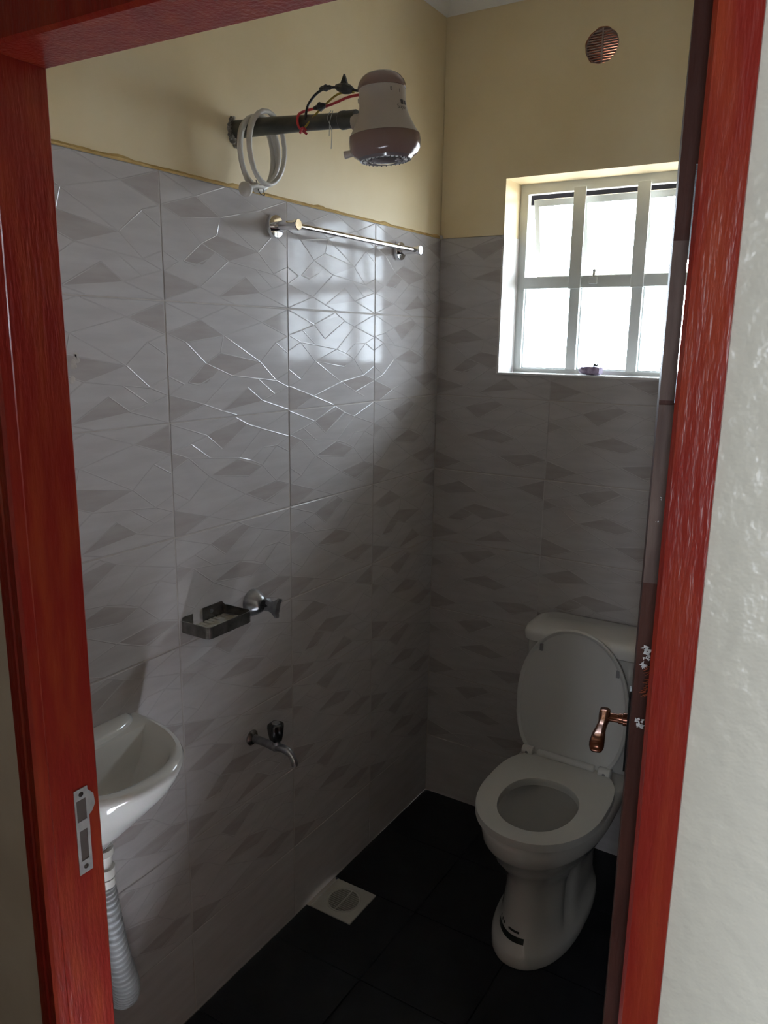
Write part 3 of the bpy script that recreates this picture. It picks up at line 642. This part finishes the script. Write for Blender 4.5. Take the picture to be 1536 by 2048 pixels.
bm = new(); lathe(bm, (0, 0, 0), (0, 0, 1), [(.0065, .0535), (.002, .050), (.001, .040), (.003, .036), (.001, .032), (-.001, .026), (.001, .023), (-.002, .019), (-.003, .004)], 40); fo = obj('spray_face', bm, 'sh_face', hdm, smooth=40)
bm = new()
for rr, cnt in ((.045, 30), (.034, 22), (.0215, 14)):
    for k in range(cnt):
        t = 2 * math.pi * k / cnt; lathe(bm, (rr * math.cos(t), rr * math.sin(t), .0015), (0, 0, -1), [(0, .0014), (.0014, .0011)], 6)
o = obj('spray_nozzles', bm, 'ink', fo, smooth=40); o['kind'] = 'stuff'
bm = new(); tube(bm, [(-.060, -.022, .022), (-.077, -.028, .020)], [.006, .0075], 12); obj('hose_nipple', bm, 'sh_body', hdm, smooth=40)
bm = new(); tube(bm, [(-.038, 0, .080), (-.068, 0, .082)], [.0165, .0150], 18); obj('inlet', bm, 'sh_body', hdm, smooth=40)
bm = new(); bx(bm, -.052, -.040, -.008, .008, .112, .122); obj('wire_entry', bevel(bm, .002, 2), 'sh_body', hdm)
# print on the body: switch marks and name
def wrap_text(txt, size, ang, z, par, rad_at):
    cu = bpy.data.curves.new('t', 'FONT'); cu.body = txt; cu.size = size; cu.align_x = 'CENTER'; cu.align_y = 'CENTER'
    to_ = bpy.data.objects.new('t', cu); COL.objects.link(to_); dg = bpy.context.evaluated_depsgraph_get(); dg.update()
    me = bpy.data.meshes.new_from_object(to_.evaluated_get(dg)); bpy.data.objects.remove(to_)
    for v in me.vertices:
        zz = z + v.co.y; r = rad_at(zz) + .0005; a = ang + v.co.x / r; v.co = (r * math.cos(a), r * math.sin(a), zz)
    me.materials.append(M['ink']); o = bpy.data.objects.new('printed_mark', me); COL.objects.link(o); o.parent = par; return o
def rad(z):
    pr = [(.047, .0675), (.060, .060), (.075, .0525), (.088, .0475), (.100, .0455), (.130, .0448)]
    for a, b in zip(pr, pr[1:]):
        if a[0] <= z <= b[0]: return a[1] + (b[1] - a[1]) * (z - a[0]) / (b[0] - a[0])
    return .0448
base_ang = math.atan2(CAM.y - SY, CAM.x - SX)
wrap_text('B', .009, base_ang + .38, .119, hdm, rad); wrap_text('I', .009, base_ang + .78, .117, hdm, rad)
wrap_text('■■', .011, base_ang + 1.0, .098, hdm, rad); wrap_text('Super', .011, base_ang + .86, .089, hdm, rad)
# supply pipe
bm = new(); tube(bm, [(0.0, SY, 2.098), (.10, SY, 2.094), (.20, SY, 2.088), (.285, SY, 2.082)], [.0185, .0175, .0155, .0145], 20); W('supply_pipe', bm, 'pipe', sh, smooth=40)
bm = new(); lathe(bm, (.278, SY, 2.0825), (1, 0, -.02), [(0, .0155), (.002, .0175), (.012, .0175), (.014, .0165), (.038, .0165)], 20); W('coupling', bm, 'pipe', sh, smooth=40)
bm = new()
for i in range(110):
    a = random.uniform(0, 6.28); r = random.uniform(.012, .028); lathe(bm, (0, SY - .004 + r * .8 * math.cos(a), 2.092 + r * 1.1 * math.sin(a)), (1, 0, 0), [(-.001, random.uniform(.002, .005)), (random.uniform(.0005, .004), random.uniform(.001, .003))], 6)
W('wall_putty', bm, 'putty', sh)
def wire(nm, pts, m, r=.0023): bm = new(); tube(bm, spline(pts, 7), r, 8); return W(nm, bm, m, sh, smooth=60)
hx = SX - .045
wire('red_wire', [(.196, SY - .004, 2.066), (.186, SY - .019, 2.078), (.186, SY - .019, 2.100), (.205, SY - .010, 2.109), (.25, SY - .006, 2.112), (.30, SY - .004, 2.122), (hx, SY - .004, 2.122)], 'w_red', .0026)
wire('red_wire', [(.188, SY - .017, 2.066), (.196, SY - .018, 2.075), (.200, SY - .012, 2.070)], 'w_red', .0026)
wire('black_wire', [(.200, SY - .016, 2.090), (.205, SY - .010, 2.120), (.228, SY - .004, 2.142), (.26, SY, 2.146), (.30, SY, 2.136), (hx, SY, 2.127)], 'w_blk', .0026)
wire('yellow_wire', [(.200, SY - .016, 2.076), (.216, SY - .012, 2.092), (.240, SY - .006, 2.113), (.275, SY - .002, 2.132), (.31, SY, 2.130)], 'w_yel', .0022)
def tape(c, d, L, r):
    c = Vector(c); d = Vector(d).normalized(); bm = new(); n = 7
    tube(bm, [c + d * (L * (i / (n - 1) - .5)) for i in range(n)], [r * f * random.uniform(.85, 1.2) for f in (.5, .8, 1, 1.25, 1, .8, .5)], 9)
    return W('insulation_tape', bm, 'w_blk', sh)
tape((.243, SY - .003, 2.1465), (1, 0, -.05), .030, .0052); tape((.287, SY - .001, 2.140), (1, 0, -.28), .042, .0088); tape((.232, SY - .008, 2.112), (1, 0, .08), .030, .0062)
bm = new(); prism(bm, [(.277, SY - .004, 2.146), (.287, SY - .004, 2.166), (.297, SY - .004, 2.140)], (0, .006, 0)); W('tape_end', bm, 'w_blk', sh)
wire('thin_thread', [(.262, SY - .012, 2.100), (.258, SY - .018, 2.086), (.268, SY - .018, 2.062), (.266, SY - .017, 2.028)], 'hose', .0007)
wire('thin_thread', [(.270, SY - .016, 2.098), (.264, SY - .018, 2.080), (.262, SY - .018, 2.052)], 'hose', .0006)

# ---- coil of white cable hung over the pipe
cb = empty('cable_coil', (.06, SY, 2.05)); tag(cb, 'coil of white electric cable hung over the shower pipe', 'cable')
pts = []; turns = 4.35; n = 100
for i in range(n + 1):
    f = i / n; t = math.pi / 2 + 2 * math.pi * turns * f
    ry, rz = .056 - .006 * math.sin(3 * f * 6), .072 - .004 * math.cos(5 * f * 6)
    pts.append((.034 + .052 * f + .008 * math.sin(9 * f), SY + .008 - .014 * (f - .5) + ry * math.cos(t) * (1 + .0 * f), 2.048 + rz * math.sin(t) * (1.0 + .03 * math.sin(7 * f))))
# keep the loops clear above the pipe
bm = new(); tube(bm, pts, .0052, 10); W('cable', bm, 'cable', cb, smooth=60)
bm = new(); tube(bm, spline([(.060, SY - .004, 1.980), (.058, SY - .020, 1.974), (.056, SY - .034, 1.968)], 5), .0052, 10); W('cable_end', bm, 'cable', cb, smooth=60)
bm = new(); lathe(bm, (.056, SY - .034, 1.967), (.10, -.75, -.25), [(-.016, .006), (-.006, .010), (0, .0150), (.006, .0162), (.011, .013), (.013, .006)], 18); W('end_cap', bm, 'cable', cb, smooth=50)
bm = new(); tube(bm, spline([(.050, SY + .004, 1.992), (.060, SY + .002, 1.966), (.066, SY + .012, 1.960), (.060, SY + .016, 1.972), (.058, SY + .010, 1.992), (.062, SY - .002, 2.004)], 6), .0011, 6); W('wire_tie', bm, 'steel', cb, smooth=60)

# ---- towel rail
ty0, ty1, tz = -0.844, -0.268, 1.912
tw = empty('towel_rail', (0, (ty0 + ty1) / 2, tz)); tag(tw, 'chrome towel rail on the tiled left wall', 'towel rail')
bm = new(); tube(bm, [(.062, ty0 + .002, tz), (.062, ty1 + .012, tz)], .0068, 20); W('rail', bm, 'chrome', tw, smooth=40)
for y in (ty0, ty1):
    bm = new(); lathe(bm, (0.0005, y, tz), (1, 0, 0), [(0, .0262), (.010, .0262), (.0125, .0250), (.013, .018), (.0135, .0)], 40); W('rosette', bm, 'chrome', tw, smooth=35)
    bm = new(); lathe(bm, (.012, y, tz), (1, 0, 0), [(0, .0105), (.056, .0105), (.058, .0128), (.064, .0130), (.066, .0115)], 28); W('post', bm, 'chrome', tw, smooth=35)

# ---- soap dish
sd = empty('soap_dish', (0, -1.118, 1.02)); tag(sd, 'tarnished steel soap dish screwed to the tiled wall', 'soap dish')
y0, y1, xd, z0, z1 = -1.186, -1.046, .086, 1.009, 1.036; th = .0018
pth = [(.002, -1.150), (.002, y0 + .006), (.004, y0 + .001), (.008, y0), (xd - .010, y0), (xd - .003, y0 + .003), (xd, y0 + .010), (xd, y1 - .010), (xd - .003, y1 - .003), (xd - .010, y1), (.010, y1), (.005, y1 - .002), (.002, y1 - .010), (.002, -1.118)]
bm = new(); L = []
for i, (x, y) in enumerate(pth):
    a = Vector(pth[max(i - 1, 0)]); b = Vector(pth[min(i + 1, len(pth) - 1)]); d = (b - a).normalized(); nn = Vector((d.y, -d.x)) * (th / 2); hi = z1 + (.010 if x < .004 else 0) * (1 if i > 6 else .6)
    L.append([bm.verts.new((x + nn.x, y + nn.y, z0)), bm.verts.new((x + nn.x, y + nn.y, hi)), bm.verts.new((x - nn.x, y - nn.y, hi)), bm.verts.new((x - nn.x, y - nn.y, z0))])
for a, b in zip(L, L[1:]):
    for k in range(4): bm.faces.new((a[k], a[(k + 1) % 4], b[(k + 1) % 4], b[k]))
bm.faces.new(L[0]); bm.faces.new(L[-1][::-1]); W('band', bm, 'steel', sd, smooth=50)
bm = new()
for i in range(9): y = y0 + .012 + (y1 - y0 - .024) * i / 8; bx(bm, .006, xd - .001, y - .0045, y + .0045, z0 + .004, z0 + .0065)
W('grid', bm, 'scum', sd)
bm = new(); lathe(bm, (.003, -1.092, 1.032), (1, 0, 0), [(0, .0052), (.0015, .005), (.0022, .002)], 14); W('screw', bm, 'dull_chrome', sd, smooth=40)
bm = new(); n = 14; g = [[bm.verts.new((.030 + .05 * j / 5, y0 + .02 + (y1 - y0 - .03) * i / n, z0 + .0065 + .007 * random.random() * (1 - abs(j / 2.5 - 1)))) for j in range(6)] for i in range(n + 1)]
for i in range(n):
    for j in range(5): bm.faces.new((g[i][j], g[i + 1][j], g[i + 1][j + 1], g[i][j + 1]))
W('soap_residue', bm, 'scum', sd, smooth=60)

# ---- concealed stop valve beside the soap dish
va = empty('stop_valve', (0, -0.948, 1.012)); tag(va, 'chrome stop valve with domed cover beside the soap dish', 'valve')
bm = new(); lathe(bm, (.0005, 0, 0), (1, 0, 0), [(0, .0335), (.006, .0335), (.014, .031), (.024, .026), (.032, .020), (.036, .016), (.037, .014)], 36); obj('dome', bm, 'dull_chrome', va, smooth=40)
bm = new(); lathe(bm, (.034, 0, 0), (1, 0, 0), [(0, .0125), (.012, .0115), (.018, .009), (.030, .008)], 20); obj('spindle', bm, 'black_plastic', va, smooth=40)
bm = new()
prf = [(.046, .020), (.052, .013), (.060, .0105), (.070, .014), (.078, .024), (.082, .026), (.083, .022), (.079, .010), (.079, -.010), (.083, -.022), (.082, -.026), (.078, -.024), (.070, -.014), (.060, -.0105), (.052, -.013), (.046, -.014)]
prism(bm, [(x * 1.05, -.0085, z * .95) for x, z in prf], (0, .017, 0)); bmesh.ops.bevel(bm, geom=bm.edges[:], offset=.0012, segments=2, affect='EDGES'); o = obj('handle', bm, 'dull_chrome', va, smooth=40); o.rotation_euler = (math.radians(-18), 0, 0)

# ---- wall tap
ta = empty('water_tap', (0, -0.961, 0.649)); tag(ta, 'chrome wall tap with black dome knob low on the left wall', 'tap')
bm = new(); lathe(bm, (.0005, 0, 0), (1, 0, 0), [(0, .020), (.003, .0205), (.008, .015), (.010, .011)], 24); obj('flange', bm, 'steel', ta, smooth=40)
bm = new(); tube(bm, [(.008, 0, 0), (.05, 0, -.001), (.085, 0, -.003)], [.0105, .0105, .0125], 18); obj('barrel', bm, 'dull_chrome', ta, smooth=40)
bm = new(); tube(bm, spline([(.080, 0, -.002), (.105, 0, .000), (.125, 0, -.006), (.138, 0, -.022), (.142, 0, -.036)], 6), [.0105] * 12 + [.0090] * 12 + [.0085], 16); obj('spout', bm, 'dull_chrome', ta, smooth=50)
bm = new(); lathe(bm, (.082, 0, .006), (0, 0, 1), [(0, .011), (.006, .012), (.012, .010)], 20); obj('bonnet', bm, 'dull_chrome', ta, smooth=40)
bm = new(); rings = []
for h, r in ((.015, .011), (.020, .0155), (.034, .0185), (.050, .0205), (.058, .0200), (.0625, .016), (.064, .008)):
    rings.append([(.082 + r * (1 + .09 * math.cos(5 * t)) * math.cos(t), r * (1 + .09 * math.cos(5 * t)) * math.sin(t), h) for t in [2 * math.pi * k / 40 for k in range(40)]])
loft(bm, rings); obj('knob', bm, 'black_plastic', ta, smooth=45)
bm = new(); lathe(bm, (.082, 0, .0630), (0, 0, 1), [(0, .011), (.0018, .010), (.0024, .003)], 24); obj('knob_cap', bm, 'dull_chrome', ta, smooth=45)

# ---- floor drain
dx0, dx1, dy0, dy1 = .014, .155, -.735, -.592; dcx, dcy = (dx0 + dx1) / 2, (dy0 + dy1) / 2; R_ = .046
fd = empty('floor_drain', (dcx, dcy, 0)); tag(fd, 'square off-white floor drain with round slotted grate', 'floor drain')
bm = new(); N = 48
def sqr(t, h): m_ = max(abs(math.cos(t)), abs(math.sin(t))); return (h[0] * math.cos(t) / m_, h[1] * math.sin(t) / m_)
hs = ((dx1 - dx0) / 2, (dy1 - dy0) / 2); T = [2 * math.pi * k / N for k in range(N)]
rings = [[(*sqr(t, hs), -.008) for t in T], [(*sqr(t, hs), .0012) for t in T], [(*sqr(t, (hs[0] - .001, hs[1] - .001)), .002) for t in T], [(.0525 * math.cos(t), .0525 * math.sin(t), .002) for t in T], [(.0515 * math.cos(t), .0515 * math.sin(t), .0008) for t in T], [(.0505 * math.cos(t), .0505 * math.sin(t), .002) for t in T], [(R_ * math.cos(t), R_ * math.sin(t), .002) for t in T], [(R_ * math.cos(t), R_ * math.sin(t), -.006) for t in T]]
loft(bm, rings, cap0=False, cap1=False); obj('plate', bm, 'drain', fd, smooth=30)
bm = new()
ns = 11; pit = 2 * R_ / (ns + 1)
for i in range(ns):
    y = -R_ + pit * (i + 1); hw = math.sqrt(R_ * R_ - y * y); bx(bm, -hw - .001, hw + .001, y - .0013, y + .0013, -.003, .0014)
bx(bm, -.002, .002, -R_, R_, -.004, .0018); obj('grate', bm, 'drain', fd)
bm = new(); lathe(bm, (0, 0, -.0088), (0, 0, 1), [(0, R_ + .003), (.0012, R_ + .003)], 32); obj('drain_shade_disc', bm, 'cavity_shade', fd)  # flat black disc painted as the shaded depth under the grate

# ---- vent grille in the back wall
vg = empty('vent_grille', (VX, 0.006, VZ)); tag(vg, 'round slatted vent grille high in the back wall', 'vent')
bm = new()
ns = 12; pit = 2 * (VR - .002) / (ns + 1)
for i in range(ns):
    z = -(VR - .002) + pit * (i + 1); hw = math.sqrt((VR - .002) ** 2 - z * z)
    prism(bm, [(-hw, .000, z - .0013), (-hw, .000, z + .0011), (-hw, .008, z + .0004), (-hw, .008, z - .0014)], (2 * hw, 0, 0))
obj('louvres', bm, 'grille', vg)
bm = new(); bx(bm, -.0022, .0022, -.001, .004, -VR + .002, VR - .002); obj('divider', bm, 'grille', vg)
bm = new(); loft(bm, [[(r * math.cos(t), y, r * math.sin(t)) for t in T] for r, y in ((VR - .0005, .001), (VR - .003, .000), (VR - .003, .018), (VR - .0005, .018))], cap0=False, cap1=False); obj('rim', bm, 'grille', vg, smooth=30)

# ---- wrapped soap on the window sill
pk = empty('soap_packet', (.505, .055, WZ0)); tag(pk, 'small crumpled purple packet on the window sill', 'packet')
pk.rotation_euler = (0, 0, math.radians(-12))
bm = new(); n = 16; rings = []
for i in range(9):
    f = i / 8; x = -.034 + .068 * f; k = 1 - .35 * abs(2 * f - 1) ** 4
    rings.append([(x + random.uniform(-.0012, .0012), .020 * k * math.copysign(abs(math.cos(t)) ** .5, math.cos(t)) + random.uniform(-.001, .001), .0135 + .0130 * k * (1 + .25 * (f - .4)) * math.copysign(abs(math.sin(t)) ** .55, math.sin(t)) + (random.uniform(-.0012, .0012) if math.sin(t) > 0 else 0)) for t in [2 * math.pi * q_ / n for q_ in range(n)]])
loft(bm, rings); obj('wrapper', bm, 'packet', pk)
bm = new(); prism(bm, [(.004, 0, .024), (.012, -.002, .036), (.016, .001, .031), (.021, .002, .034), (.019, 0, .023)], (0, .006, 0)); obj('torn_flap', bm, 'leafgreen', pk)
